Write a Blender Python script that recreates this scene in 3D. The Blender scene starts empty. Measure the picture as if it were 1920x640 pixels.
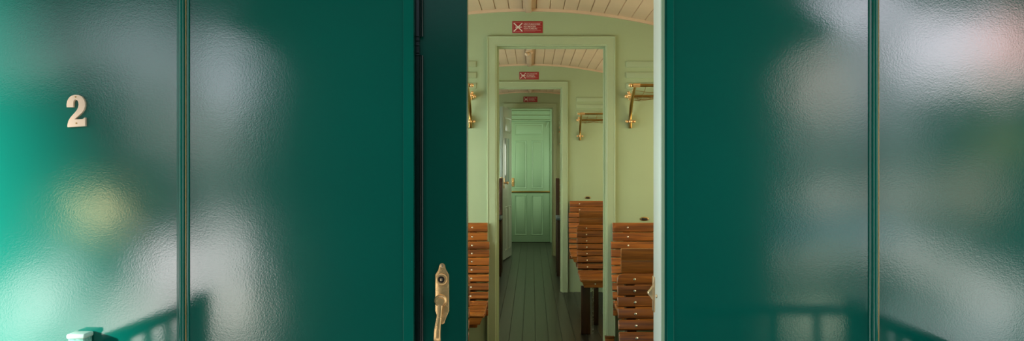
import bpy, bmesh, math, random
from mathutils import Vector, Matrix
random.seed(4)
PI = math.pi
S = bpy.context.scene
COL = S.collection
S.view_settings.view_transform = 'Standard'
S.view_settings.look = 'None'
S.view_settings.exposure = 0.0

# ------------------------------------------------------------------ camera
F = 1500.0                       # focal length in pixels of the 1920 frame
VX, VY, EYE = 997.0, 304.0, 1.255
cam = bpy.data.cameras.new('camera'); cam.sensor_width = 36; cam.lens = F/1920*36
cam.shift_x = (960-VX)/1920; cam.shift_y = (VY-320)/1920
cam.clip_start = 0.02; cam.clip_end = 200
co = bpy.data.objects.new('camera', cam); COL.objects.link(co)
co.location = (0, 0, EYE); co.rotation_euler = (PI/2, 0, 0)
S.camera = co

# depths of the planes (metres from the camera)
YF, Y1, Y2, Y3, Y4 = 2.174, 4.94, 7.71, 10.71, 12.5
XC = -0.02                       # centre line of the carriage
HW = 1.46                        # half width of the carriage

# ------------------------------------------------------------------ mesh helper
class MB:
    def __init__(s): s.bm = bmesh.new()
    def _add(s, t, M=None):
        if M is not None: t.transform(M)
        me = bpy.data.meshes.new('tmp'); t.to_mesh(me); t.free()
        s.bm.from_mesh(me); bpy.data.meshes.remove(me)
    def box(s, x0, x1, y0, y1, z0, z1, bev=0, seg=2, M=None):
        t = bmesh.new(); bmesh.ops.create_cube(t, size=1)
        for v in t.verts:
            v.co = Vector(((x0+x1)/2+v.co.x*(x1-x0), (y0+y1)/2+v.co.y*(y1-y0), (z0+z1)/2+v.co.z*(z1-z0)))
        if bev: bmesh.ops.bevel(t, geom=t.edges[:], offset=bev, segments=seg, affect='EDGES', profile=0.5)
        s._add(t, M); return s
    def prism(s, pts, depth, M=None, bev=0, seg=2):
        """2-D outline in local x,z at y=0, front face at y=0, body to y=+depth"""
        t = bmesh.new()
        vs = [t.verts.new((p[0], 0, p[1])) for p in pts]
        f = t.faces.new(vs)
        r = bmesh.ops.extrude_face_region(t, geom=[f])
        for g in r['geom']:
            if isinstance(g, bmesh.types.BMVert): g.co.y += depth
        bmesh.ops.recalc_face_normals(t, faces=t.faces[:])
        if bev:
            es = [e for e in t.edges if all(abs(v.co.y) < 1e-6 for v in e.verts)]
            bmesh.ops.bevel(t, geom=es, offset=bev, segments=seg, affect='EDGES', profile=0.5)
        bmesh.ops.triangulate(t, faces=[f for f in t.faces if len(f.verts) > 4])
        s._add(t, M); return s
    def tube(s, pts, r, n=8, caps=True):
        t = bmesh.new(); pts = [Vector(p) for p in pts]
        rad = r if isinstance(r, (list, tuple)) else [r]*len(pts)
        rings = []; up = None
        for i, p in enumerate(pts):
            d = (pts[min(i+1, len(pts)-1)]-pts[max(i-1, 0)]).normalized()
            if up is None:
                up = Vector((0, 0, 1)) if abs(d.z) < .9 else Vector((1, 0, 0))
            a = d.cross(up).normalized(); b = a.cross(d).normalized(); up = b
            rings.append([t.verts.new(p+a*math.cos(2*PI*k/n)*rad[i]+b*math.sin(2*PI*k/n)*rad[i]) for k in range(n)])
        for i in range(len(rings)-1):
            for k in range(n):
                t.faces.new((rings[i][k], rings[i][(k+1) % n], rings[i+1][(k+1) % n], rings[i+1][k]))
        if caps:
            t.faces.new(rings[0]); t.faces.new(rings[-1])
        bmesh.ops.recalc_face_normals(t, faces=t.faces[:])
        s._add(t); return s
    def ball(s, c, r, n=12, sc=(1, 1, 1)):
        t = bmesh.new(); bmesh.ops.create_uvsphere(t, u_segments=n, v_segments=max(6, n*2//3), radius=r)
        s._add(t, Matrix.Translation(c) @ Matrix.Diagonal((*sc, 1))); return s
    def lathe(s, prof, M=None, n=20):
        """profile (r, h) around local -y (towards the viewer)"""
        t = bmesh.new(); rings = []
        for r, h in prof:
            rings.append([t.verts.new((r*math.cos(2*PI*k/n), -h, r*math.sin(2*PI*k/n))) for k in range(n)])
        for i in range(len(rings)-1):
            for k in range(n):
                t.faces.new((rings[i][k], rings[i][(k+1) % n], rings[i+1][(k+1) % n], rings[i+1][k]))
        t.faces.new(rings[0]); t.faces.new(rings[-1])
        bmesh.ops.recalc_face_normals(t, faces=t.faces[:])
        s._add(t, M); return s
    def extrude_y(s, prof, y0, y1):
        """closed profile in x,z swept along y"""
        t = bmesh.new()
        a = [t.verts.new((p[0], y0, p[1])) for p in prof]; b = [t.verts.new((p[0], y1, p[1])) for p in prof]
        n = len(prof)
        for i in range(n): t.faces.new((a[i], a[(i+1) % n], b[(i+1) % n], b[i]))
        t.faces.new(a); t.faces.new(b)
        bmesh.ops.recalc_face_normals(t, faces=t.faces[:])
        bmesh.ops.triangulate(t, faces=[f for f in t.faces if len(f.verts) > 4])
        s._add(t); return s
    def extrude_z(s, prof, z0, z1):
        t = bmesh.new()
        a = [t.verts.new((p[0], p[1], z0)) for p in prof]; b = [t.verts.new((p[0], p[1], z1)) for p in prof]
        n = len(prof)
        for i in range(n): t.faces.new((a[i], a[(i+1) % n], b[(i+1) % n], b[i]))
        t.faces.new(a); t.faces.new(b)
        bmesh.ops.recalc_face_normals(t, faces=t.faces[:])
        s._add(t); return s
    def architrave(s, prof, x0, x1, zt, y, z0=0.0, closed=False):
        """mitred casing round an opening; prof = (outward offset, thickness towards -y)"""
        t = bmesh.new()
        cor = [(x0, z0, -1, -1 if closed else 0), (x0, zt, -1, 1), (x1, zt, 1, 1), (x1, z0, 1, -1 if closed else 0)]
        rings = [[t.verts.new((cx+dx*o, y-h, cz+dz*o)) for o, h in prof] for cx, cz, dx, dz in cor]
        n = len(prof)
        segs = [(0, 1), (1, 2), (2, 3)] + ([(3, 0)] if closed else [])
        for a, b in segs:
            for i in range(n):
                t.faces.new((rings[a][i], rings[a][(i+1) % n], rings[b][(i+1) % n], rings[b][i]))
        if not closed:
            t.faces.new(rings[0]); t.faces.new(rings[3])
        bmesh.ops.recalc_face_normals(t, faces=t.faces[:])
        s._add(t); return s
    def build(s, name, mat, parent=None, smooth=40, loc=None):
        me = bpy.data.meshes.new(name); s.bm.to_mesh(me); s.bm.free()
        me.materials.append(mat)
        if smooth:
            me.polygons.foreach_set('use_smooth', [True]*len(me.polygons))
            me.set_sharp_from_angle(angle=math.radians(smooth))
        o = bpy.data.objects.new(name, me); COL.objects.link(o)
        if parent is not None: o.parent = parent
        if loc is not None: o.location = loc
        return o

def empty(name, loc=(0, 0, 0)):
    o = bpy.data.objects.new(name, None); COL.objects.link(o); o.location = loc
    o.empty_display_size = .1
    return o
def tag(o, label=None, cat=None, group=None, kind=None):
    if label: o['label'] = label
    if cat: o['category'] = cat
    if group: o['group'] = group
    if kind: o['kind'] = kind
    return o
def struct(o): o['kind'] = 'structure'; return o

# ------------------------------------------------------------------ materials
def newmat(name):
    m = bpy.data.materials.new(name); m.use_nodes = True
    nt = m.node_tree; b = nt.nodes['Principled BSDF']
    return m, nt, b
def N(nt, t, **kw):
    n = nt.nodes.new(t)
    for k, v in kw.items(): setattr(n, k, v)
    return n
def paint(name, col, rough=.5, bump=0.0, bscale=120, var=.06, coat=0, ior=1.5, vscale=3, wav=0.0):
    m, nt, b = newmat(name); L = nt.links.new
    tc = N(nt, 'ShaderNodeTexCoord')
    no = N(nt, 'ShaderNodeTexNoise'); no.inputs['Scale'].default_value = vscale; no.inputs['Detail'].default_value = 4
    L(tc.outputs['Object'], no.inputs['Vector'])
    mr = N(nt, 'ShaderNodeMapRange'); mr.inputs['To Min'].default_value = 1-var; mr.inputs['To Max'].default_value = 1+var
    mr.inputs['From Min'].default_value = .3; mr.inputs['From Max'].default_value = .7
    L(no.outputs['Fac'], mr.inputs['Value'])
    mx = N(nt, 'ShaderNodeVectorMath', operation='SCALE'); mx.inputs[0].default_value = col
    L(mr.outputs['Result'], mx.inputs['Scale']); L(mx.outputs['Vector'], b.inputs['Base Color'])
    b.inputs['Roughness'].default_value = rough; b.inputs['IOR'].default_value = ior
    b.inputs['Coat Weight'].default_value = coat; b.inputs['Coat Roughness'].default_value = .1
    if bump:
        n2 = N(nt, 'ShaderNodeTexNoise'); n2.inputs['Scale'].default_value = bscale; n2.inputs['Detail'].default_value = 3
        L(tc.outputs['Object'], n2.inputs['Vector'])
        bp = N(nt, 'ShaderNodeBump'); bp.inputs['Strength'].default_value = 1.0; bp.inputs['Distance'].default_value = bump
        L(n2.outputs['Fac'], bp.inputs['Height'])
        last = bp
        if wav:
            n3 = N(nt, 'ShaderNodeTexNoise'); n3.inputs['Scale'].default_value = 6; n3.inputs['Detail'].default_value = 1
            L(tc.outputs['Object'], n3.inputs['Vector'])
            b3 = N(nt, 'ShaderNodeBump'); b3.inputs['Strength'].default_value = 1.0; b3.inputs['Distance'].default_value = wav
            L(n3.outputs['Fac'], b3.inputs['Height']); L(bp.outputs['Normal'], b3.inputs['Normal']); last = b3
        L(last.outputs['Normal'], b.inputs['Normal'])
    return m
def woodmat(name, c0, c1, rough=.38, scale=(2.5, 45, 45), coat=.2):
    m, nt, b = newmat(name); L = nt.links.new
    tc = N(nt, 'ShaderNodeTexCoord'); mp = N(nt, 'ShaderNodeMapping'); mp.inputs['Scale'].default_value = scale
    L(tc.outputs['Object'], mp.inputs['Vector'])
    geo = N(nt, 'ShaderNodeNewGeometry')
    sh = N(nt, 'ShaderNodeVectorMath', operation='SCALE'); sh.inputs[0].default_value = (37, 11, 23)
    L(geo.outputs['Random Per Island'], sh.inputs['Scale'])
    ad = N(nt, 'ShaderNodeVectorMath', operation='ADD'); L(mp.outputs['Vector'], ad.inputs[0]); L(sh.outputs['Vector'], ad.inputs[1])
    no = N(nt, 'ShaderNodeTexNoise'); no.inputs['Scale'].default_value = 1.6; no.inputs['Detail'].default_value = 6; no.inputs['Distortion'].default_value = .6
    L(ad.outputs['Vector'], no.inputs['Vector'])
    cr = N(nt, 'ShaderNodeValToRGB'); cr.color_ramp.elements[0].position = .33; cr.color_ramp.elements[1].position = .68
    cr.color_ramp.elements[0].color = (*c0, 1); cr.color_ramp.elements[1].color = (*c1, 1)
    L(no.outputs['Fac'], cr.inputs['Fac'])
    mr = N(nt, 'ShaderNodeMapRange'); mr.inputs['To Min'].default_value = .68; mr.inputs['To Max'].default_value = 1.25
    L(geo.outputs['Random Per Island'], mr.inputs['Value'])
    mx = N(nt, 'ShaderNodeVectorMath', operation='SCALE'); L(cr.outputs['Color'], mx.inputs[0]); L(mr.outputs['Result'], mx.inputs['Scale'])
    L(mx.outputs['Vector'], b.inputs['Base Color'])
    b.inputs['Roughness'].default_value = rough; b.inputs['Coat Weight'].default_value = coat; b.inputs['Coat Roughness'].default_value = .18
    bp = N(nt, 'ShaderNodeBump'); bp.inputs['Distance'].default_value = .0006; L(no.outputs['Fac'], bp.inputs['Height']); L(bp.outputs['Normal'], b.inputs['Normal'])
    return m
def metal(name, col, rough=.25, metallic=1.0, var=.15):
    m, nt, b = newmat(name); L = nt.links.new
    tc = N(nt, 'ShaderNodeTexCoord'); no = N(nt, 'ShaderNodeTexNoise'); no.inputs['Scale'].default_value = 40; no.inputs['Detail'].default_value = 4
    L(tc.outputs['Object'], no.inputs['Vector'])
    mr = N(nt, 'ShaderNodeMapRange'); mr.inputs['To Min'].default_value = 1-var; mr.inputs['To Max'].default_value = 1+var
    L(no.outputs['Fac'], mr.inputs['Value'])
    mx = N(nt, 'ShaderNodeVectorMath', operation='SCALE'); mx.inputs[0].default_value = col
    L(mr.outputs['Result'], mx.inputs['Scale']); L(mx.outputs['Vector'], b.inputs['Base Color'])
    b.inputs['Metallic'].default_value = metallic
    r2 = N(nt, 'ShaderNodeMapRange'); r2.inputs['To Min'].default_value = rough*.7; r2.inputs['To Max'].default_value = rough*1.4
    L(no.outputs['Fac'], r2.inputs['Value']); L(r2.outputs['Result'], b.inputs['Roughness'])
    return m

M = {}
M['green'] = paint('gloss_green_paint', (.0005, .124, .088), rough=.095, bump=.000068, bscale=250, var=.05, ior=1.8, vscale=2, wav=.0004)
M['green_trim'] = paint('gloss_green_trim_paint', (.0005, .14, .098), rough=.15, bump=.00006, bscale=200, var=.06, ior=1.5)
M['green_door'] = paint('dark_green_door_paint', (.0005, .07, .049), rough=.2, bump=.00010, bscale=150, var=.06, ior=1.5)
M['green_rail'] = paint('green_railing_paint', (.0005, .07, .05), rough=.3, bump=.0001, bscale=80, var=.1, ior=1.5)
M['seal'] = paint('black_rubber', (.003, .012, .010), rough=.18, bump=.0002, bscale=60, var=.2)
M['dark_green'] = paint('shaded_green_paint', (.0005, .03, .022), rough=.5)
M['jamb'] = paint('pale_mint_paint', (.80, .88, .78), rough=.35, bump=.0001, bscale=60)
M['step'] = paint('mid_green_paint', (.30, .44, .27), rough=.4)
M['wallgreen'] = paint('pale_green_wall_paint', (.385, .47, .268), rough=.42, bump=.00015, bscale=25, var=.05, vscale=1.5)
M['trimgreen'] = paint('pale_green_trim_paint', (.405, .485, .285), rough=.33, bump=.0001, bscale=40, var=.05, vscale=2)
M['doorgreen'] = paint('sage_green_door_paint', (.27, .43, .27), rough=.33, bump=.0001, bscale=40, var=.05, vscale=2)
M['doorleaf'] = paint('grey_green_door_paint', (.42, .52, .42), rough=.3, bump=.0001, bscale=40, var=.05)
M['ceiling'] = paint('beige_ceiling_paint', (.72, .52, .345), rough=.45, bump=.0002, bscale=30, var=.06)
M['floor'] = woodmat('dark_olive_floor_boards', (.008, .0085, .0055), (.019, .0205, .0125), rough=.36, scale=(45, 1.6, 45), coat=.1)
M['wood'] = woodmat('varnished_slat_wood', (.115, .030, .003), (.355, .108, .010))
M['wood_dark'] = woodmat('dark_varnished_wood', (.028, .009, .003), (.07, .024, .006), scale=(30, 30, 2))
M['wood_board'] = woodmat('varnished_board_wood', (.17, .052, .006), (.38, .13, .015), scale=(3, 60, 60))
M['brass'] = metal('polished_brass', (1.0, .62, .28), .25, metallic=.68)
M['bronze'] = metal('old_brass', (.42, .25, .07), .3)
M['gilt'] = metal('pale_brass', (.82, .58, .34), .3, metallic=.75)
M['number'] = metal('pale_brass_number', (.84, .64, .46), .5, metallic=.2, var=.05)
M['edge'] = metal('tan_edge_metal', (.60, .40, .16), .35, metallic=.6)
M['pane'] = paint('painted_reflection_pane', (.36, .45, .50), rough=.12, var=.03)  # opaque pane, the bluish reflection is put into its colour
M['post'] = paint('sheen_pale_green_post_paint', (.20, .48, .38), rough=.15, bump=.0004, bscale=90, var=.35, vscale=120)  # paler than the rails: glossy sheen and glitter put into the colour
M['cap'] = paint('painted_highlight_cap_paint', (.48, .68, .57), rough=.15, var=.06)  # pale colour stands in for the sky highlight on the post top
M['copper'] = metal('copper_rail', (.45, .1, .05), .4, metallic=.6)
M['steel'] = metal('bright_screw', (.8, .75, .65), .25)
M['dark'] = paint('black_hole', (.01, .008, .007), rough=.5)
M['red'] = paint('red_enamel', (.36, .018, .022), rough=.35, var=.05)
M['white'] = paint('white_lettering', (.82, .74, .66), rough=.5, var=.03)
M['lettering'] = paint('pinkish_lettering', (.76, .54, .50), rough=.5, var=.03)
M['pinkwhite'] = paint('faded_lettering', (.60, .25, .22), rough=.5, var=.03)
M['greyblue'] = paint('grey_blue_armrest_paint', (.10, .15, .17), rough=.35)
M['gravel'] = paint('pale_gravel', (.45, .43, .38), rough=.9, bump=.01, bscale=30, var=.2, vscale=8)
M['shellpaint'] = paint('green_body_paint', (.0005, .075, .052), rough=.3)
M['roofpaint'] = paint('grey_roof_paint', (.12, .13, .13), rough=.6)
gm, gnt, gb = newmat('window_glass'); gb.inputs['Transmission Weight'].default_value = 1; gb.inputs['Roughness'].default_value = .02; gb.inputs['Base Color'].default_value = (.9, .97, .93, 1)
M['glass'] = gm

# ------------------------------------------------------------------ shell: facade
def zc(x, base=2.20): return base-(x-XC)**2/7.0      # arched ceiling height
XL, XR = XC-HW, XC+HW
OL, OR = -.321, .355             # doorway edges in the facade
OT = 2.02                        # doorway height
def arch_wall(mb, x0, x1, y0, y1, z0, base, n=24):
    top = [(x0+(x1-x0)*i/n, zc(x0+(x1-x0)*i/n, base)) for i in range(n+1)]
    mb.extrude_y([(x0, z0)]+top+[(x1, z0)], y0, y1)
mb = MB()
arch_wall(mb, XL, OL, YF, YF+.026, -.15, 2.26)
arch_wall(mb, OR, XR, YF, YF+.13, -.15, 2.26)
arch_wall(mb, OL, OR, YF, YF+.026, OT, 2.26)
arch_wall(mb, OL, OR, YF+.10, YF+.13, OT, 2.26)
arch_wall(mb, XL, OL, YF+.10, YF+.13, -.15, 2.26)
struct(mb.build('wall_front', M['green'], smooth=30))
# joint beads on the facade
def bead(name, xc, w=.032):
    h = w/2
    prof = [(xc-h, YF+.001), (xc-h, YF-.005), (xc-h+.002, YF-.007), (xc-.0075, YF-.007)]
    prof += [(xc-.0075*math.cos(a), YF-.007-.011*math.sin(a)) for a in [PI*k/10 for k in range(11)]]
    prof += [(xc+.0075, YF-.007), (xc+h-.002, YF-.007), (xc+h, YF-.005), (xc+h, YF+.001)]
    mb = MB(); mb.extrude_z(prof, -.15, 2.0)
    o = struct(mb.build(name, M['green_trim'], smooth=35))
    mb = MB(); mb.box(xc+.0085, xc+.0112, YF-.0095, YF-.005, -.15, 2.0, .0006); mb.build('tan_edge_strip', M['edge'], o)  # thin tan strip along the right of the bead
    return o
bead('trim_1', (344-VX)/690); bead('trim_2', (1638-VX)/690, .027)
# raised casing round the doorway: left and right strips plus head
mb = MB()
mb.box(-.349, OL, YF-.0032, YF+.004, -.15, OT+.03, .0008)
mb.box(OR+.012, .386, YF-.0032, YF+.004, -.15, OT+.03, .0008)
mb.box(-.349, .386, YF-.0032, YF+.004, OT, OT+.03, .0008)
struct(mb.build('trim_3', M['green_trim'], smooth=0))
# rubber seal in the gap by the sliding leaf
mb = MB()
mb.box(OL-.003, -.3075, YF+.020, YF+.034, 0, OT, .003)
mb.tube([(-.3035, YF+.026, 0.0), (-.3035, YF+.026, 1.548)], .0058, 10)
mb.tube([(-.3035, YF+.026, 1.60), (-.3035, YF+.026, OT)], .0058, 10)
for z in (1.548, 1.575, 1.588, 1.60, 1.555):
    mb.box(OL, -.3075, YF+.0175, YF+.022, z-.0015, z+.0015, .0005)
struct(mb.build('trim_4', M['seal']))
# pale jamb on the right of the doorway
mb = MB()
mb.box(OR-.004, OR+.003, YF+.008, YF+.134, 0, OT, .003, 3)
struct(mb.build('trim_5', M['jamb']))
mb = MB(); mb.box(OR-.002, OR+.006, YF-.003, YF+.009, -.15, OT, .002, 3)
struct(mb.build('trim_6', M['step'], smooth=0))

# sliding leaf with brass handle
YL = YF+.036
d1 = struct(empty('door_1', (-.46, YL, 0)))
tag(d1, 'dark green sliding door leaf with brass lever handle, half open', 'door')
mb = MB(); mb.box(-.34, .282, 0, .04, .02, OT-.01, .004, 3)
mb.build('leaf', M['green_door'], d1)
s3 = F/YL
def hp(zx, zy):                 # zoom crop pixel -> leaf local x, z
    px, py = 720+zx/3.2, 440+zy/3.2
    return ((px-VX)/s3+.46, EYE+(VY-py)/s3)
cx, _ = hp(349, 0)
out = []
for a in range(13):
    t = PI*a/12; x, z = hp(349+19*math.cos(t)*-1, 193-21*math.sin(t)); out.append((x, z))
out += [hp(373, 212), hp(390, 240), hp(391, 300), hp(391, 458), hp(380, 486), hp(366, 520)]
for a in range(9):
    t = PI*a/8; out.append(hp(349+17*math.cos(t), 524+14*math.sin(t)))
out += [hp(332, 520), hp(318, 486), hp(308, 458), hp(308, 300), hp(308, 240), hp(326, 212)]
plate = MB(); plate.prism(out, .006, Matrix.Translation((0, -.0055, 0)), bev=.002)
pl = plate.build('handle_plate', M['brass'], d1)
kx, kz = hp(346, 268)
mb = MB(); mb.lathe([(.0165, 0), (.0165, .002), (.0155, .0055), (.0135, .0065), (.0095, .0062), (.0088, .002)], Matrix.Translation((kx, -.005, kz)), 24)
mb.build('keyhole_ring', M['brass'], pl)
mb = MB(); mb.lathe([(.0088, 0), (.0088, .0035)], Matrix.Translation((kx, -.005, kz)), 20)
mb.build('keyhole', M['dark'], pl)
mb = MB(); mb.box(kx-.003, kx+.003, -.0135, -.008, kz-.0035, kz+.0035, .001)
mb.build('spindle', M['gilt'], pl)
sx, sz = hp(350, 188)
mb = MB(); mb.lathe([(.0055, 0), (.005, .0015), (.002, .0022)], Matrix.Translation((sx, -.0055, sz)), 14)
mb.build('screw', M['gilt'], pl)
px_, pz_ = hp(342, 395)
lv = MB()
lv.lathe([(.0175, 0), (.0175, .003), (.0155, .007), (.0125, .009), (.0125, .02), (.0115, .024)], Matrix.Translation((px_-.0, -.005, pz_)), 24)
t = bmesh.new(); rings = []
path = [(342, 385, .019, .0062, .007), (341, 425, .024, .0075, .007), (340, 455, .028, .0068, .0065), (338, 485, .031, .0068, .006),
        (333, 520, .033, .0078, .006), (329, 560, .034, .0088, .0058), (327, 600, .033, .0095, .0055), (327, 622, .032, .0098, .005), (327, 633, .031, .0085, .003)]
for zx, zy, dep, hw, th in path:
    x, z = hp(zx, zy); ring = []
    for k in range(12):
        a = 2*PI*k/12
        c, sn = math.cos(a), math.sin(a)
        ring.append(t.verts.new((x+hw*math.copysign(abs(c)**.55, c), -dep+th*math.copysign(abs(sn)**.55, sn), z)))
    rings.append(ring)
for i in range(len(rings)-1):
    for k in range(12): t.faces.new((rings[i][k], rings[i][(k+1) % 12], rings[i+1][(k+1) % 12], rings[i+1][k]))
t.faces.new(rings[0]); t.faces.new(rings[-1]); bmesh.ops.recalc_face_normals(t, faces=t.faces[:])
lv._add(t)
lv.build('lever_handle', M['brass'], d1, smooth=50)

# brass latch keeper on the pale jamb
kp = empty('latch_keeper', (OR-.004, YF+.118, EYE+(VY-552)/655))
tag(kp, 'brass latch keeper with a pointed nose on the pale right door jamb', 'latch')
mb = MB(); mb.box(-.0035, .001, -.016, .018, -.050, .050, .0015)
mb.build('plate', M['gilt'], kp)
nose = [(-.0185, .004), (-.0165, .008), (-.0115, .013), (-.0065, .021), (-.002, .024), (-.002, -.020), (-.0065, -.016), (-.012, -.008), (-.0165, -.003), (-.0185, .0)]
mb = MB(); mb.prism(nose, .022, Matrix.Translation((0, -.012, 0)), bev=.002)
mb.build('nose', M['gilt'], kp)
mb = MB(); mb.ball((-.001, -.05, .002), .005, sc=(.6, 1.6, 1))
mb.build('stud', M['gilt'], kp)

# the numeral
pts2 = [(160,264),(158,232),(165,192),(185,152),(215,127),(255,114),(300,116),(340,134),(368,170),(380,208),(381,250),(371,290),(350,322),(320,352),(285,382),(255,409),(345,407),(362,399),(371,391),(384,388),(384,491),(172,505),(168,495),(170,470),(180,430),(198,396),(224,364),(252,334),(281,299),(297,266),(303,235),(300,205),(291,185),(275,173),(258,176),(246,190),(241,215),(241,264)]
def np_(zx, zy):
    return ((100+zx/6.4-VX)/692, EYE+(VY-(160+zy/6.4))/692)
ncx, ncz = np_(272, 310)
nm = empty('carriage_number', (ncx, YF, ncz))
tag(nm, 'pale brass numeral 2 screwed to the left green panel', 'number')
mb = MB(); mb.prism([(a-ncx, b-ncz) for a, b in [np_(*p) for p in pts2]], .007, Matrix.Translation((0, -.007, 0)), bev=.0006, seg=1)
mb.build('numeral', M['number'], nm, smooth=30)
for zx, zy in ((268, 140), (278, 456)):
    a, b = np_(zx, zy); mb = MB(); mb.lathe([(.0022, 0), (.002, .0012)], Matrix.Translation((a-ncx, -.0068, b-ncz)), 10)
    mb.build('screw', M['bronze'], nm)

# ------------------------------------------------------------------ platform railings (seen as reflections, left post top in view)
def railing(name, x, yend, sgn, label, posttop, gap):
    r = empty(name, (x, YF, 0)); tag(r, label, 'railing', 'platform railings')
    L_ = YF-yend
    if posttop:
        mb = MB(); mb.box(-.010, .034, -.046, -.004, -.12, posttop-.004, .005, 3);
        po = mb.build('post', M['post'], r)
        mb = MB(); mb.box(-.013, .037, -.049, -.002, posttop-.014, posttop, .005, 3); mb.build('cap', M['cap'], po)  # pale slab added to carry the painted top highlight
    mb = MB(); mb.box(-.022, .022, -L_, -.004, .722, .757, .008, 3)
    mb.build('handrail', M['green_rail'], r)
    mb = MB(); mb.box(-.015, .015, -L_, -.004, .08, .11, .004)
    mb.build('bottom_rail', M['green_rail'], r)
    mb = MB(); mb.box(-.045 if sgn < 0 else -.034, .022 if sgn < 0 else .034, -L_-.05, -L_+.018, -.12, .768, .006)
    mb.build('post', M['green_rail'], r)
    for k in range(5):
        y = -.11-k*(L_-.12)/5
        mb = MB(); mb.box(-.011, .011, y-.011, y+.011, .10, .73, .003)
        mb.build('baluster', M['green_rail'], r)
    x1 = -sgn*gap
    if not gap: return r
    mb = MB(); mb.box(min(0, x1), max(0, x1), -L_-.03, -L_+.01, .715, .745, .006); mb.build('end_rail', M['green_rail'], r)
    for k in range(4):
        xx = -sgn*(.14+k*.14)
        mb = MB(); mb.box(xx-.011, xx+.011, -L_-.021, -L_+.001, -.10, .72, .003); mb.build('baluster', M['green_rail'], r)
    return r
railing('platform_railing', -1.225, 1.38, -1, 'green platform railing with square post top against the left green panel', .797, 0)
railing('platform_railing', 1.145, 1.54, 1, 'green platform railing mirrored in the right green panel', 0, .62)
mb = MB(); mb.box(XL, XR, 1.30, YF+.02, -.16, -.12, .004)
struct(mb.build('floor_platform', M['wood_dark']))

# ------------------------------------------------------------------ neighbouring carriage end (behind the camera, mirrored by the paint)
mb = MB()
prof = [(-1.42, -.9), (-1.42, 1.78), (-1.55, 1.90), (-1.79, 2.03), (-1.80, 2.07)]
prof += [(-1.8+3.6*i/16, 2.07+.42*math.sin(PI*i/16)**.7) for i in range(1, 16)]
prof += [(1.80, 2.07), (1.79, 2.03), (1.55, 1.90), (1.42, 1.78), (1.42, -.9)]
mb.extrude_y(prof, -.5, -.36)
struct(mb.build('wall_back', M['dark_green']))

# our own carriage shell
mb = MB()
for s in (-1, 1):
    x0 = XC+s*HW; xa, xb = sorted((x0, x0-s*.07))
    ys = [YF+.13]
    for p0, p1 in ((YF+.1, Y1), (Y1, Y2), (Y2, Y3)):
        m_ = (p0+p1)/2; ys += [(p0+m_)/2-.42, (p0+m_)/2+.42, (m_+p1)/2-.42, (m_+p1)/2+.42]
    ys.append(Y4+.1)
    mb2 = MB()
    mb2.box(xa, xb, YF+.13, Y4+.1, -.15, .85); mb2.box(xa, xb, YF+.13, Y4+.1, 1.68, 2.0)
    for i in range(0, len(ys)-1, 2): mb2.box(xa, xb, ys[i], ys[i+1], .85, 1.68)
    struct(mb2.build('wall_left' if s < 0 else 'wall_right', M['wallgreen']))
    mbo = MB(); mbo.box(x0-.004 if s < 0 else x0, x0 if s < 0 else x0+.004, YF+.001, Y4+.1, -.2, .84); struct(mbo.build('trim_8' if s < 0 else 'trim_9', M['shellpaint']))
    wi = 1 if s < 0 else 7
    for i in range(1, len(ys)-1, 2):
        w = struct(empty('window_%d' % wi, (x0-s*.035, (ys[i]+ys[i+1])/2, 1.265))); wi += 1
        hw_, hh = .42, .415
        f = MB()
        f.box(-.03, .03, -hw_, -hw_+.05, -hh, hh, .004); f.box(-.03, .03, hw_-.05, hw_, -hh, hh, .004)
        f.box(-.03, .03, -hw_, hw_, -hh, -hh+.05, .004); f.box(-.03, .03, -hw_, hw_, hh-.05, hh, .004)
        f.build('window_frame', M['trimgreen'], w)
        g = MB(); g.box(-.003, .003, -hw_+.045, hw_-.045, -hh+.045, hh-.045); g.build('pane', M['glass'], w)

# floor with grooves between planks
mb = MB()
pw = .0935; n = int(2*HW/pw)+1
for i in range(n):
    xa = XL+i*pw+.012; xb = min(xa+pw-.0028, XR-.07)
    if xb > xa: mb.box(xa, xb, YF+.05, Y4+.05, -.03, 0, .0018, 1)
mb.box(XL, XR, YF+.05, Y4+.05, -.06, -.006)
struct(mb.build('floor', M['floor'], smooth=0))

# arched plank ceiling
prof = []
bw = .0835; nb = int(HW/bw)+1
for i in range(-nb, nb+1):
    xm = XC+.006+i*bw
    for dx, dz in ((-bw/2+.0006, .008), (-bw/2+.003, .0), (bw/2-.003, .0), (bw/2-.0006, .008)):
        x = xm+dx; prof.append((x, zc(x)+dz))
prof = prof+[(prof[-1][0], 2.33), (prof[0][0], 2.33)]
mb = MB(); mb.extrude_y(prof, YF+.03, Y4+.1)
struct(mb.build('ceiling', M['ceiling'], smooth=0))
# roof skin, reaching over the platform
mb = MB()
rp = [(XC-1.62+3.24*i/20, 2.40-(-1.62+3.24*i/20)**2/7.0) for i in range(21)]
rp = rp+[(x, z-.05) for x, z in reversed(rp)]
mb.extrude_y(rp, 1.55, Y4+.3); struct(mb.build('ceiling_roof', M['roofpaint']))

# centre battens of the ceiling
mb = MB()
for a, b in ((YF+.14, Y1-.02), (Y1+.1, Y2-.02), (Y2+.1, Y3-.02)):
    mb.box(XC-.019, XC+.019, a, b, 2.172, 2.204, .003)
struct(mb.build('trim_10', M['ceiling']))

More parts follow.
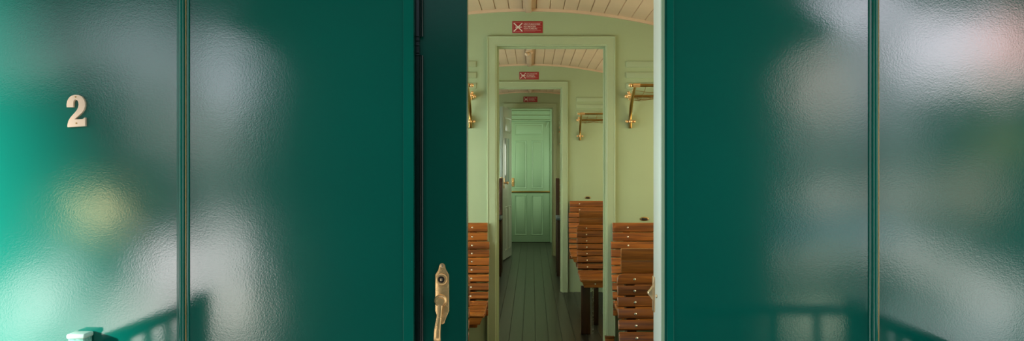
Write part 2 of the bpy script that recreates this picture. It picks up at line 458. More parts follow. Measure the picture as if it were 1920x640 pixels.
# partitions
def partition(name, y, x0, x1, zt, thick=.07):
    mb = MB()
    arch_wall(mb, XL+.06, x0, y, y+thick, -.02, 2.215); arch_wall(mb, x1, XR-.06, y, y+thick, -.02, 2.215); arch_wall(mb, x0, x1, y, y+thick, zt, 2.215)
    return struct(mb.build(name, M['wallgreen'], smooth=20))
CAS = [(0, 0), (0, .012), (.004, .016), (.046, .016), (.049, .020), (.054, .019), (.055, .016), (.055, 0)]
def casing(n, y, x0, x1, zt, thick=.07, mat='trimgreen'):
    mb = MB()
    mb.architrave(CAS, x0, x1, zt, y)
    # lining with a rebate and stop
    mb.architrave([(.0, .012), (-.006, .012), (-.006, -.02), (-.016, -.02), (-.016, -.055), (-.008, -.055), (-.008, -thick-.03), (0.002, -thick-.03), (.002, 0)], x0, x1, zt, y)
    mb.architrave([(0, -thick), (0, -thick-.02), (.05, -thick-.02), (.05, -thick)], x0, x1, zt, y)
    return struct(mb.build('trim_%d' % n, M[mat], smooth=25))
PT = 1.976
P1 = (-.2207, .461); P2 = (-.36, .293); P3 = (-.335, .285)
partition('wall_first_partition', Y1, *P1, PT); casing(11, Y1, *P1, PT)
partition('wall_second_partition', Y2, *P2, PT); casing(12, Y2, *P2, PT)
partition('wall_third_partition', Y3, *P3, 1.985); casing(13, Y3, *P3, 1.985)
mb = MB(); mb.box(P1[1]-.01, P1[1]+.045, Y1-.03, Y1-.001, 0, .17, .003); mb.box(P1[1]-.012, P1[1]+.048, Y1-.034, Y1-.001, .172, .185, .004)
struct(mb.build('trim_14', M['wood']))
# back wall of the last compartment round the end door
mb = MB(); arch_wall(mb, XL+.06, -.375, Y4, Y4+.06, -.02, 2.215); arch_wall(mb, .29, XR-.06, Y4, Y4+.06, -.02, 2.215); arch_wall(mb, -.375, .29, Y4, Y4+.06, 2.09, 2.215)
mb.box(XL, XR, Y4+.06, Y4+.09, -.1, 2.3)
struct(mb.build('wall_end', M['wallgreen'], smooth=20))
mb = MB(); mb.architrave([(0, 0), (0, .02), (.012, .026), (.05, .022), (.05, 0)], -.375, .29, 2.09, Y4)
mb.box(-.375, .29, Y4-.012, Y4+.03, 1.895, 2.09)
for z in (1.895, 1.965, 2.035): mb.box(-.375, .29, Y4-.024, Y4-.01, z, z+.018, .005)
struct(mb.build('trim_15', M['doorgreen']))
# cornices along the arched ceiling
for n, y in ((16, Y1), (17, Y2), (18, Y3)):
    mb = MB(); k = 30
    x0, x1 = XL+.07, XR-.07
    up = [(x0+(x1-x0)*i/k, zc(x0+(x1-x0)*i/k)+.004) for i in range(k+1)]
    mb.extrude_y(up+[(x, z-.020) for x, z in reversed(up)], y-.018, y+.001)
    struct(mb.build('trim_%d' % n, M['ceiling'], smooth=30))
# raised ribs over the racks
def ribs(n, y, x0, x1):
    mb = MB()
    for z0 in (1.706, 1.773, 1.840):
        mb.box(x0, x1, y-.009, y+.001, z0, z0+.036, .003)
    struct(mb.build('trim_%d' % n, M['trimgreen']))
ribs(19, Y1, .583, XR-.08); ribs(20, Y1, XL+.08, -.342)
ribs(21, Y2, .43, XR-.08); ribs(22, Y2, XL+.08, -.45)
ribs(23, Y3, .36, XR-.08); ribs(24, Y3, XL+.08, -.42)

# ------------------------------------------------------------------ interior doors
def panel(mb, x0, x1, z0, z1, y, d=1):
    mb.architrave([(0, 0), (-.004, .007), (-.012, .004), (-.018, 0)], x0, x1, z1, y, z0, closed=True)
    mb.box(x0+.025, x1-.025, y-.005, y+.002, z0+.025, z1-.025, .004)
# end door
s4 = F/Y4
d3 = struct(empty('door_3', (-.04, Y4, 0))); tag(d3, 'closed green panelled door at the far end of the corridor', 'door')
mb = MB(); mb.box(-.335, .33, -.004, .04, .005, 1.893, .003)
def e4(px): return (px-VX)/s4+.04
def z4(py): return EYE+(VY-py)/s4
panel(mb, e4(965), e4(1018), z4(254), z4(232), -.004)
panel(mb, e4(965), e4(987.5), z4(354), z4(264), -.004); panel(mb, e4(996.5), e4(1018), z4(354), z4(264), -.004)
panel(mb, e4(965), e4(987.5), z4(441), z4(366), -.004); panel(mb, e4(996.5), e4(1018), z4(441), z4(366), -.004)
mb.build('leaf', M['doorgreen'], d3, smooth=30)
mb = MB(); mb.box(e4(957), e4(1031), -.018, -.003, z4(361.5), z4(358.5), .003); mb.build('brass_rail', M['bronze'], d3)
mb = MB(); mb.box(e4(959), e4(964), -.012, -.003, z4(350), z4(334), .003); mb.ball((e4(961.5), -.03, z4(341)), .014); mb.tube([(e4(961.5), -.004, z4(341)), (e4(961.5), -.03, z4(341))], .007)
mb.build('handle', M['brass'], d3)
mb = MB(); mb.tube([(e4(1025), -.01, z4(229)), (e4(1029), -.025, z4(229)), (e4(1026), -.03, z4(234)), (e4(1024), -.015, z4(239))], .006); mb.build('closer_arm', M['doorgreen'], d3)
# open leaf hinged on the third partition
d2 = struct(empty('door_2', (-.287, Y3-.03, 0))); tag(d2, 'pale green door standing open in the third doorway with brass knobs', 'door')
d2.rotation_euler = (0, 0, math.radians(-99.0))     # local +x runs from the hinge to the free edge
mb = MB(); mb.box(0, .60, -.02, .02, .012, 1.955, .003)
for yy, in ((.02,), (-.02,)):
    for x0, x1, z0, z1 in ((.1, .5, 1.63, 1.83), (.1, .27, .12, .68), (.33, .5, .12, .68)):
        M180 = None
        m2 = MB(); panel(m2, x0, x1, z0, z1, -.02)
        me = bpy.data.meshes.new('t'); m2.bm.to_mesh(me); m2.bm.free()
        if yy > 0:
            me.transform(Matrix.Translation((.6, 0, 0)) @ Matrix.Rotation(PI, 4, 'Z'))
        mb.bm.from_mesh(me); bpy.data.meshes.remove(me)
mb.build('leaf', M['doorleaf'], d2, smooth=30)
for sg in (-1, 1):
    mb = MB(); mb.box(.52, .57, sg*.02-.005, sg*.02+.005, .92, 1.05, .003)
    mb.tube([(.545, sg*.02, .99), (.545, sg*.06, .99)], .008); mb.ball((.545, sg*.066, .99), .02, sc=(1, .8, 1))
    mb.build('knob', M['brass'], d2)
mb = MB(); mb.box(.595, .606, -.014, .014, .92, 1.06, .002); mb.build('lock_plate', M['brass'], d2)
mb = MB(); mb.box(.20, .50, .018, .023, .97, 1.56, .002); mb.build('window_pane', M['pane'], d2)  # pale slab standing in for the bluish reflection on the leaf

# ------------------------------------------------------------------ signs
def text_mesh(body, size, name, mat, parent, loc, bold=0.0, width=None):
    c = bpy.data.curves.new('t', 'FONT'); c.body = body; c.size = size; c.extrude = .0002; c.offset = bold
    c.align_y = 'CENTER'
    o = bpy.data.objects.new('t', c); COL.objects.link(o)
    dg = bpy.context.evaluated_depsgraph_get(); me = bpy.data.meshes.new_from_object(o.evaluated_get(dg))
    bpy.data.objects.remove(o)
    if width:
        xs = [v.co.x for v in me.vertices]; k = width/(max(xs)-min(xs)); me.transform(Matrix.Diagonal((k, 1, 1, 1)))
    me.transform(Matrix.Rotation(PI/2, 4, 'X'))
    me.materials.clear(); me.materials.append(mat)
    n = bpy.data.objects.new(name, me); COL.objects.link(n); n.parent = parent; n.location = loc
    return n
def make_sign(label, y, px, py):
    s = F/y
    r = empty('no_smoking_sign', ((px-VX)/s, y, EYE+(VY-py)/s))
    tag(r, label, 'sign', 'red no smoking signs')
    w, h = .188, .0735
    U = w/610.0
    def q(zx, zy): return ((zx-523)*U, (332.5-zy)*U)
    mb = MB(); mb.box(-w/2, w/2, -.003, 0, -h/2, h/2, .001); mb.build('plate', M['red'], r)
    def bar(m_, a, b, wd):
        (xa, za), (xb, zb) = q(*a), q(*b); dx, dz = xb-xa, zb-za; L_ = math.hypot(dx, dz); nx, nz = -dz/L_*wd/2, dx/L_*wd/2
        m_.prism([(xa+nx, za+nz), (xb+nx, zb+nz), (xb-nx, zb-nz), (xa-nx, za-nz)], .0006, Matrix.Translation((0, -.0040, 0)))
    m_ = MB(); bar(m_, (250, 252), (420, 418), .0062); bar(m_, (420, 252), (340, 330), .0062); bar(m_, (330, 340), (250, 418), .0062); m_.build('cross', M['white'], r)
    m_ = MB(); bar(m_, (278, 333), (316, 333), .005); bar(m_, (356, 333), (408, 333), .006)
    m_.build('cigarette', M['white'], r)
    m_ = MB()
    for a, b in (((240, 243), (425, 243)), ((425, 243), (425, 425)), ((425, 425), (240, 425)), ((240, 425), (240, 243))): bar(m_, a, b, .0012)
    m_.build('border', M['pinkwhite'], r)
    for i, (tx, yy, wd) in enumerate((('NÃO FUMADORES', 275, 330), ('NO SMOKERS', 323, 245), ('NON FUMEURS', 367, 270))):
        x, z = q(445, yy); text_mesh(tx, .0118, 'lettering', M['lettering'], r, (x, -.0038, z), .0003, wd*U)
    m_ = MB()
    for a, b in (((445, 245), (805, 245)), ((445, 299), (805, 299)), ((445, 344), (805, 344)), ((445, 393), (790, 393)), ((445, 405), (790, 405)), ((445, 418), (680, 418))): bar(m_, a, b, .0013)
    m_.build('small_print', M['pinkwhite'], r)
    return r
make_sign('largest red no smoking sign, above the nearest inner doorway', Y1, 989, 51)
make_sign('middle-sized red no smoking sign, seen through the nearest doorway', Y2, 992, 142)
make_sign('smallest red no smoking sign, above the open door farthest back', Y3, 994.5, 186.5)

# ------------------------------------------------------------------ oval seat plates
def oval(y, px, py, label):
    s = F/y; r = empty('oval_plate', ((px-VX)/s, y, EYE+(VY-py)/s)); tag(r, label, 'plate', 'oval wall plates')
    mb = MB(); mb.prism([(.029*math.cos(a), .0125*math.sin(a)) for a in [2*PI*k/28 for k in range(28)]], .004, Matrix.Translation((0, -.004, 0)), bev=.0012); mb.build('plate', M['bronze'], r)
    mb = MB(); mb.box(-.017, .017, -.0052, -.003, -.0065, .0065, .001); mb.build('number_field', M['dark'], r)
    for sg in (-1, 1):
        mb = MB(); mb.lathe([(.004, 0), (.003, .002), (.001, .0028)], Matrix.Translation((sg*.0225, -.0038, 0)), 10); mb.build('screw', M['steel'], r)
oval(Y1, 1208, 411, 'oval bronze plate on the wall above the nearest right bench')
oval(Y2, 1102, 371, 'oval bronze plate on the wall above the farther right bench')

# ------------------------------------------------------------------ luggage racks
def rack(y, xb, sgn, length, label, mat='bronze'):
    """xb: x of the visible bracket, rack runs away from the aisle (sgn)"""
    r = empty('luggage_rack', (xb, y, 1.47)); tag(r, label, 'luggage rack', 'brass luggage racks')
    B = M[mat]
    def bracket(x):
        m_ = MB()
        pts = []
        for i in range(13):
            t = i/12
            d = .018+.225*t**2.1; z = .0+.232*(t**.85)
            pts.append((x, -d, z))
        m_.tube(pts, [.0085+.002*math.sin(PI*i/12) for i in range(13)], 8)
        m_.box(x-.009, x+.009, -.03, -.002, -.008, .07, .004)
        o = m_.build('bracket', B, r)
        m_ = MB()
        for dx in (-.026, 0, .026): m_.ball((x+dx*.9, -.028 if dx else -.036, .034), .0095 if dx else .012)
        m_.tube([(x-.026, -.026, .034), (x+.026, -.026, .034)], .006)
        m_.build('boss', M['brass'], o)
        m_ = MB()
        m_.ball((x-sgn*.026, -.035, .187), .012); m_.ball((x-sgn*.010, -.042, .193), .0115); m_.ball((x-sgn*.012, -.038, .210), .010); m_.ball((x+sgn*.006, -.042, .180), .012)
        m_.box(x-.012, x+.012, -.05, -.001, .165, .205, .005)
        m_.build('rail_socket', M['brass'], o)
    bracket(0); bracket(sgn*(length-.08))
    m_ = MB(); m_.tube([(-sgn*.022, -.245, .235), (sgn*length, -.245, .235)], .0095, 10); fr = m_.build('front_rail', B, r)
    m_ = MB(); m_.ball((-sgn*.026, -.245, .235), .0115, sc=(1.1, 1, 1)); m_.tube([(-sgn*.012, -.245, .235), (sgn*.03, -.245, .235)], .0125, 10); m_.build('end_knob', M['brass'], fr)
    m_ = MB(); m_.tube([(sgn*.005, -.045, .187), (sgn*length, -.045, .187)], .0085, 10); m_.build('back_rail', B, r)
    # netting
    m_ = MB(); nn = int(length/.085)
    def netpt(xx, t): return (sgn*xx, -.045-.2*t, .187+.048*t-.05*math.sin(PI*t)+.006*math.sin(xx*37+t*9))
    for t in (.17, .34, .5, .66, .83):
        m_.tube([netpt(.01+(length-.01)*k/24, t) for k in range(25)], .0015, 4, caps=False)
    for i in range(nn+1):
        x0_ = .03+i*.085
        m_.tube([netpt(min(length, x0_+.035*k/6), k/6) for k in range(7)], .0015, 4, caps=False)
    m_.build('net', M['bronze'], r)
rack(Y1, .606, 1, .74, 'brass luggage rack over the nearest right bench')
rack(Y1, -.378, -1, .98, 'brass luggage rack over the nearest left bench, beside the dark door leaf')
rack(Y2, .463, 1, .88, 'brass luggage rack seen through the nearest doorway at right')
rack(Y3, .40, 1, .9, 'reddish luggage rack in the farthest compartment, right of the open door', 'copper')
rack(Y3, -.50, -1, .8, 'small luggage rack in the farthest compartment, left of the open door')

# ------------------------------------------------------------------ benches
bolt_me = None
def bolt(parent, x, y, z):
    global bolt_me
    if bolt_me is None:
        mb = MB(); mb.lathe([(.0058, 0), (.0052, .0022), (.003, .0035), (.001, .0038)], None, 10)
        o = mb.build('bolt', M['steel'], parent); bolt_me = o.data
    else:
        o = bpy.data.objects.new('bolt', bolt_me); COL.objects.link(o); o.parent = parent
    o.location = (x, y, z); return o
def slat(mb, x0, x1, d, z, h, th, ang, round_top=0, bev=.004):
    """one slat: board in the x-z plane centred at d (towards -y), z, tilted by ang about x"""
    Mx = Matrix.Translation((0, -d, z)) @ Matrix.Rotation(ang, 4, 'X')
    if round_top:
        pts = [(x0, -h/2), (x0, h/2-round_top)]
        pts += [(x0+round_top-round_top*math.cos(a), h/2-round_top+round_top*math.sin(a)) for a in [PI/2*k/6 for k in range(1, 7)]]
        pts += [(x1-round_top+round_top*math.sin(a), h/2-round_top+round_top*math.cos(a)) for a in [PI/2*k/6 for k in range(0, 7)]]
        pts += [(x1, -h/2)]
        mb.prism(pts, th, Mx @ Matrix.Translation((0, -th/2, 0)), bev=bev, seg=3)
    else:
        mb.box(x0, x1, -th/2, th/2, -h/2, h/2, bev, 3, Mx)
def curve_d(z):                  # distance of the backrest from its back plane at height z
    t = max(0, min(1, (.88-z)/.46))
    return .03+.07*t+.09*t**4
def bench(kind, x0, x1, y, label, group, ends):
    """kind 'wall' or 'free'; ends = aisle side (-1: aisle at x0, 1: aisle at x1)"""
    xc = (x0+x1)/2; hw = (x1-x0)/2
    r = empty('slatted_bench', (xc, y-.006, 0)); tag(r, label, 'bench', group)
    mb = MB(); bolts = []
    if kind == 'wall':
        z = .882; hs = [.0560, .0510]+[.0455]*8+[.0385]
        for i, h in enumerate(hs):
            zc_ = z-h/2; d = curve_d(zc_)+(.004 if i > 1 else 0)
            ang = -math.atan((curve_d(zc_-.01)-curve_d(zc_+.01))/.02)
            inset = .012 if i < 2 else 0
            slat(mb, -hw+inset, hw-inset, d, zc_, h, .018, ang, bev=.0035)
            bolts.append((d+.010/math.cos(ang), zc_, ang)); z -= h+.0029
        seatd0 = curve_d(.42)+.03
    else:
        z = .768; hs = [.0470]+[.0433]*6
        for i, h in enumerate(hs):
            zc_ = z-h/2; d = curve_d(zc_)+.012
            ang = -math.atan((curve_d(zc_-.01)-curve_d(zc_+.01))/.02)
            slat(mb, -hw, hw, d, zc_, h, .024, ang, round_top=.028 if i == 0 else 0, bev=.005)
            bolts.append((d+.013/math.cos(ang), zc_, ang)); z -= h+.0040
        seatd0 = curve_d(z)+.03
    bk = mb.build('backrest', M['wood'], r, smooth=50)
    for d, zz, ang in bolts:
        for sg in (-1, 1):
            bolt(bk, sg*(hw-.105 if kind == 'wall' else hw-.075), -d+.0005, zz).rotation_euler = (ang, 0, 0)
    # uprights behind the slats
    for sg in (-1, 1):
        mb = MB()
        xx = sg*(hw-.10 if kind == 'wall' else hw-.06)
        outl = []
        zs = [.86-.05*i for i in range(10)] if kind == 'wall' else [.74-.045*i for i in range(9)]
        for zz in zs: outl.append((-(curve_d(zz)-.012), zz))
        outl = [(.0, zs[0])]+outl+[(.0, zs[-1])]
        t_ = Matrix.Translation((xx-.02, 0, 0)) @ Matrix.Rotation(PI/2, 4, 'Z')
        mb.prism([(p[0], p[1]) for p in outl], -.04, t_)
        mb.build('back_support', M['wood_dark'], r)
    if kind == 'free':
        mb = MB()
        for z0, z1 in ((.8205, .873), (.766, .8185)):
            mb.box(-hw+.022, hw-.022, -.034, -.012, z0, z1, .003)
        hb = mb.build('headboard', M['wood_board'], r)
    # seat: slats, front roll and apron
    mb = MB()
    d = seatd0; zseat = .412
    n = 7; w = (.485-seatd0)/n
    for i in range(n):
        dc = seatd0+w*(i+.5)
        zz = zseat+.014*max(0, 1-i/2.5)**2+.004*math.sin(PI*i/6)-(.006 if i == 6 else 0)
        ang = math.radians((-52, -22, -4, 0, 3, 8, 14)[i]) if i < 2 else math.radians((0, 0, 2, 0, 3, 8, 14)[i])
        mb.box(-hw, hw, -w/2+.002, w/2-.002, -.010, .010, .005, 3, Matrix.Translation((0, -dc, zz)) @ Matrix.Rotation(ang if i > 1 else -math.radians(18 if i else 30), 4, 'X'))
    mb.build('seat', M['wood'], r, smooth=50)
    mb = MB()
    cut = .03
    fl = [(-hw, .405), (-hw+.02, .345), (hw-.02, .345), (hw, .405)]
    mb.prism([(-hw+.01, .406), (-hw+cut, .35), (hw-cut, .35), (hw-.01, .406)], .02, Matrix.Translation((0, -.50, 0)), bev=.006, seg=3)
    mb.box(-hw+.004, hw-.004, -.505, -.468, .388, .410, .010, 4)
    ap = mb.build('apron', M['wood_board'], r, smooth=50)
    for sg in (-1, 1): bolt(ap, sg*(hw-.11), -.5005, .377)
    for sg in (-1, 1):
        mb = MB()
        xx = sg*(hw-.08); mb.box(xx-.02, xx+.02, -.47, -.04, .345, .398, .003)
        mb.build('seat_bearer', M['wood_dark'], r)
    if kind == 'free':
        for sg in (-1, 1):
            mb = MB(); xx = sg*(hw-.045); mb.box(xx-.034, xx+.034, -.43, -.385, .0, .35, .005); mb.build('leg', M['wood_dark'], r)
            mb = MB(); xx = sg*(hw-.145); mb.box(xx-.022, xx+.022, -.10, -.05, .0, .44, .005); mb.build('leg', M['wood_dark'], r)
            mb = MB(); xx = sg*(hw-.10); mb.tube([(xx, -.40, .34), (xx, -.385, .0)], .006); mb.build('stay_rod', M['steel'], r)
    else:
        mb = MB()
        xx = ends*(hw-.10)
        mb.box(xx-.03, xx+.03, -.12, -.02, .255, .345, .006); mb.box(xx-.035, xx+.035, -.14, -.02, .285, .30, .006)
        mb.build('bracket', M['wood'], r)
        xx = -ends*(hw-.06); mb = MB(); mb.box(xx-.03, xx+.03, -.43, -.385, 0, .35, .005); mb.build('leg', M['wood_dark'], r)
    return r
XA, XB = XL+.085, XR-.085
Ym1, Ym2, Ym3 = 3.555, 6.255, 9.2
bench('wall', .482, XB, Y1, 'slatted wooden bench fixed to the first partition, at right below the oval plate', 'wall benches', -1)
bench('wall', XA, -.258, Y1, 'slatted wooden bench on the first partition, left of the inner doorway', 'wall benches', 1)
bench('wall', .352, XB, Y2, 'slatted wooden bench on the second partition, behind the legged bench', 'wall benches', -1)
bench('free', .371, XB, Ym1, 'nearest slatted wooden bench with rounded slats, at right by the latch keeper', 'free-standing benches', -1)
bench('free', XA, -.268, Ym1, 'slatted wooden bench mostly hidden behind the dark green sliding door', 'free-standing benches', 1)
bench('free', .347, XB, Ym2, 'slatted wooden bench on dark legs seen through the nearest doorway', 'free-standing benches', -1)

# high-backed seats in the third compartment, seen end-on
def high_seat(x0, x1, y, label, ends):
    xc = (x0+x1)/2; hw = (x1-x0)/2
    r = empty('high_backed_seat', (xc, y, 0)); tag(r, label, 'seat', 'high-backed seats')
    mb = MB()
    for i in range(9): slat(mb, -hw+.045, hw-.045, .02+.008*i, 1.03-.07*i, .06, .02, -.11, bev=.005)
    mb.build('backrest', M['wood'], r)
    mb = MB()
    for i in range(6): mb.box(-hw+.045, hw-.045, -.12-.07*i-.064, -.12-.07*i, .40, .42, .006)
    mb.build('seat', M['wood'], r)
    for sg in (-1, 1):
        xx = sg*(hw-.02)
        t_ = Matrix.Translation((xx-.02, 0, 0)) @ Matrix.Rotation(PI/2, 4, 'Z')
        mb = MB()
        outl = [(.03, 0), (.03, 1.05), (.0, 1.07), (-.04, 1.06), (-.06, 1.0), (-.075, .8), (-.10, .66), (-.12, .5), (-.12, .0)]
        mb.prism(outl, -.04, t_, bev=.004)
        mb.build('end_post', M['wood_dark'], r)
        mb = MB(); mb.prism([(-.44, 0), (-.44, .6), (-.40, .62), (-.38, .6), (-.38, 0)], -.04, t_, bev=.004); mb.build('leg', M['wood_dark'], r)
        mb = MB(); mb.box(xx-.026, xx+.026, -.48, -.06, .615, .65, .012, 3); mb.build('armrest', M['greyblue'], r)
high_seat(.275, XB, Ym3, 'dark high-backed wooden seat with grey armrest, far right past the second doorway', -1)
high_seat(XA, -.335, Ym3, 'dark high-backed wooden seat with grey armrest, far left beside the open door', 1)

# small lamp holder on the ceiling of the second compartment
lh = empty('ceiling_lamp_holder', ((991.5-VX)/(F/6.6), 6.6, 2.172)); tag(lh, 'small cream double-lobed fitting on the ceiling batten, behind the nearest door head', 'lamp holder')
mb = MB(); mb.lathe([(.026, 0), (.026, .006), (.018, .012)], Matrix.Rotation(PI/2, 4, 'X'), 16); mb.build('base', M['ceiling'], lh)
mb = MB(); mb.ball((-.012, -.005, -.026), .02, sc=(1, 1, .9)); mb.ball((.022, .0, -.012), .015); mb.build('holder', M['ceiling'], lh)

# added unseen sun blocker, its slanted edge shaped to shade the left panel
mb = MB(); mb.prism([(-6.45, -1.25), (-6.45, .30), (-7.60, 2.90), (-7.775, 3.35), (-7.94, 3.74), (-8.45, 5.4), (-8.50, 9.0), (-5.4, 9.0), (-5.4, -1.25)], -.9, Matrix.Translation((0, -2.5, 0)))
struct(mb.build('sun_blocker', M['roofpaint']))
# gravel beside and beyond the carriage
mb = MB(); mb.box(-40, 40, -5.5, 60, -1.35, -1.25); struct(mb.build('ground', M['gravel']))

# ------------------------------------------------------------------ lamps
def area(name, loc, sx, sy, power, col, rot):
    l = bpy.data.lights.new(name, 'AREA'); l.shape = 'RECTANGLE'; l.size = sx; l.size_y = sy; l.energy = power; l.color = col
    o = bpy.data.objects.new(name, l); COL.objects.link(o); o.location = loc; o.rotation_euler = rot; return o
LAMPS = ((YF+.2, Y1-.1, 24, 17.5), (Y1+.15, Y2-.1, 18.5, 15.5), (Y2+.15, Y3-.1, 10, 8.5))
for (a, b, pl_, pr_) in LAMPS:
    ym = (a+b)/2
    area('window_light_left', (XL+.10, ym, 1.3), .75, b-a-.3, pl_, (.80, .98, 1.0), (0, -PI/2-.32, 0))
    area('window_light_right', (XR-.10, ym, 1.3), .75, b-a-.3, pr_, (1.0, .79, .44), (0, PI/2-.12, 0))
area('vestibule_light', (XC-.9, (Y3+Y4)/2+.2, 1.3), .8, .8, 12, (.92, 1.0, .78), (0, -PI/2, 0))
area('vestibule_light', (XC+.9, (Y3+Y4)/2+.2, 1.3), .8, .8, 8, (.92, 1.0, .80), (0, PI/2, 0))

sun = bpy.data.lights.new('sun', 'SUN'); sun.energy = 25.0; sun.angle = math.radians(2.4); sun.color = (1, .96, .92)
so = bpy.data.objects.new('sun', sun); COL.objects.link(so)
dv = Vector((-.78, -.57, .26)).normalized()          # towards the sun
so.rotation_euler = dv.to_track_quat('Z', 'Y').to_euler()

# ------------------------------------------------------------------ world: soft surroundings (houses, trees, sky) at a distance
W = bpy.data.worlds.new('surroundings'); S.world = W; W.use_nodes = True
nt = W.node_tree; nt.nodes.clear(); L = nt.links.new
outn = N(nt, 'ShaderNodeOutputWorld'); bg = N(nt, 'ShaderNodeBackground'); L(bg.outputs[0], outn.inputs[0])
tc = N(nt, 'ShaderNodeTexCoord'); sep = N(nt, 'ShaderNodeSeparateXYZ'); L(tc.outputs['Generated'], sep.inputs[0])
def MA(op, a, b=None, c=None):
    n = N(nt, 'ShaderNodeMath', operation=op)
    for i, v in enumerate((a, b, c)):
        if v is None: continue
        if isinstance(v, (int, float)): n.inputs[i].default_value = v
        else: L(v, n.inputs[i])
    return n.outputs[0]
ny = MA('MAXIMUM', MA('MULTIPLY', sep.outputs['Y'], -1), .02)
u = MA('DIVIDE', sep.outputs['X'], ny); v = MA('DIVIDE', sep.outputs['Z'], ny)
def blob(px, py, sx, sy, rot=0):
    u0, v0 = (px-VX)/F, (VY-py)/F
    du, dv_ = MA('SUBTRACT', u, u0), MA('SUBTRACT', v, v0)
    c, s_ = math.cos(rot), math.sin(rot)
    a = MA('MULTIPLY', MA('ADD', MA('MULTIPLY', du, c), MA('MULTIPLY', dv_, s_)), F/sx)
    b = MA('MULTIPLY', MA('SUBTRACT', MA('MULTIPLY', dv_, c), MA('MULTIPLY', du, s_)), F/sy)
    return MA('EXPONENT', MA('MULTIPLY', MA('POWER', MA('ADD', MA('MULTIPLY', a, a), MA('MULTIPLY', b, b)), 1.5), -.30))
LV = (.88, .90, 1.0)
BLOBS = [
 # px, py, sx, sy, rot, colour, strength   (left side)
 (60, 55, 130, 42, 0, (.8, .9, .95), .8),
 (70, 122, 80, 24, .15, (.9, 1.0, .95), 1.3),
 (270, 90, 64, 55, 0, LV, 2.1),
 (300, 185, 58, 46, 0, (.95, .9, .9), 1.1),
 (300, 265, 56, 36, 0, (1.0, .9, .85), .8),
 (425, 140, 40, 55, 0, LV, 4.2),
 (410, 245, 48, 46, 0, (.95, .9, .88), 1.4),
 (400, 335, 46, 46, 0, (.95, .9, .85), .8),
 (180, 398, 34, 27, 0, (1.0, .84, .40), 8.0),
 (40, 580, 42, 46, -.4, (1.0, .95, .90), 4.6),
 (100, 540, 34, 52, -.2, (1.0, .97, .92), 4.6),
 (0, 660, 50, 50, 0, (.92, 1.0, .92), 3.0),
 (318, 500, 36, 36, 0, (1.0, .94, .94), 8.6),
 (422, 480, 34, 52, 0, (1.0, .94, .92), 6.4),
 (440, 595, 34, 45, 0, (1.0, .93, .82), 5.6),
 (270, 592, 66, 34, 0, (1.0, .95, .88), 5.6),
 (190, 645, 60, 30, 0, (1.0, .95, .88), 3.6),
 # right side
 (1605, 8, 56, 34, 0, (.92, .88, 1.0), 6.2),
 (1540, 160, 42, 48, 0, (1.0, .82, .74), 3.3),
 (1612, 130, 22, 90, 0, LV, 2.2),
 (1780, 78, 60, 42, .2, (.98, .90, 1.0), 8.0),
 (1898, 85, 44, 42, 0, (1.0, .55, .52), 8.0),
 (1690, 85, 25, 90, 0, (.92, .88, 1.0), 3.2),
 (1865, 155, 66, 20, 0, (1.0, .92, .88), 3.2),
 (1755, 145, 44, 30, 0, (.95, .92, 1.0), 2.2),
 (1890, 268, 42, 32, 0, (.80, .72, .2), 1.2),
 (1690, 255, 38, 56, 0, (.9, .92, .92), 1.0),
 (1540, 275, 46, 42, 0, (.95, .92, .88), 1.0),
 (1555, 372, 46, 24, 0, (1.0, .92, .82), 2.8),
 (1690, 370, 38, 36, 0, (1.0, .92, .82), 2.3),
 (1820, 360, 46, 40, 0, (1.0, .80, .60), 1.8),
 (1590, 435, 90, 17, 0, (.45, .78, 1.0), 1.5),
 (1545, 482, 66, 21, .15, (1.0, .96, .78), 1.9),
 (1690, 470, 36, 22, 0, (1.0, .95, .88), 2.5),
 (1780, 510, 66, 30, -.35, (1.0, .95, .88), 3.2),
 (1885, 570, 56, 36, 0, (1.0, .97, .92), 3.3),
 (1840, 635, 60, 38, 0, (.92, .97, 1.0), 2.5),
 (1530, 605, 40, 32, 0, (.95, 1.0, .7), 2.4),
 (1700, 600, 48, 34, 0, (.85, 1.0, .95), 1.5),
]
acc = None
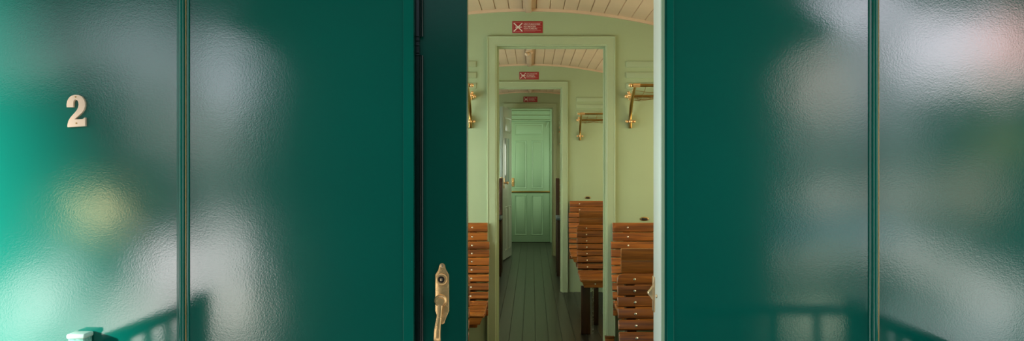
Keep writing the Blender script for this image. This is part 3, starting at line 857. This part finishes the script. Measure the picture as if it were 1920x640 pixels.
for px, py, sx, sy, rot, c, st in BLOBS:
    g = blob(px, py, sx, sy, rot)
    sc = N(nt, 'ShaderNodeVectorMath', operation='SCALE'); sc.inputs[0].default_value = [k*st for k in c]; L(g, sc.inputs['Scale'])
    if acc is None: acc = sc.outputs[0]
    else:
        ad = N(nt, 'ShaderNodeVectorMath', operation='ADD'); L(acc, ad.inputs[0]); L(sc.outputs[0], ad.inputs[1]); acc = ad.outputs[0]
base = N(nt, 'ShaderNodeVectorMath', operation='ADD'); base.inputs[1].default_value = (.05, .07, .07); L(acc, base.inputs[0])
# upper sky
skyf = N(nt, 'ShaderNodeMapRange'); skyf.inputs['From Min'].default_value = .25; skyf.inputs['From Max'].default_value = .7; L(sep.outputs['Z'], skyf.inputs['Value'])
sk = N(nt, 'ShaderNodeVectorMath', operation='SCALE'); sk.inputs[0].default_value = (.95, 1.1, 1.3); L(skyf.outputs[0], sk.inputs['Scale'])
back = N(nt, 'ShaderNodeMapRange'); back.inputs['From Min'].default_value = -.1; back.inputs['From Max'].default_value = .05
L(sep.outputs['Y'], back.inputs['Value'])
mix = N(nt, 'ShaderNodeMix', data_type='RGBA'); L(back.outputs[0], mix.inputs['Factor']); L(base.outputs[0], mix.inputs['A']); mix.inputs['B'].default_value = (.75, .9, 1.0, 1)
sidef = N(nt, 'ShaderNodeMapRange'); sidef.inputs['From Min'].default_value = .72; sidef.inputs['From Max'].default_value = .92; sidef.interpolation_type = 'SMOOTHSTEP'
L(MA('ABSOLUTE', sep.outputs['X']), sidef.inputs['Value'])
sd = N(nt, 'ShaderNodeVectorMath', operation='SCALE'); sd.inputs[0].default_value = (1.5, 1.55, 1.45); L(sidef.outputs[0], sd.inputs['Scale'])
t0 = N(nt, 'ShaderNodeVectorMath', operation='ADD'); L(mix.outputs['Result'], t0.inputs[0]); L(sd.outputs[0], t0.inputs[1])
tot = N(nt, 'ShaderNodeVectorMath', operation='ADD'); L(t0.outputs[0], tot.inputs[0]); L(sk.outputs[0], tot.inputs[1])
L(tot.outputs[0], bg.inputs['Color']); bg.inputs['Strength'].default_value = 1.0
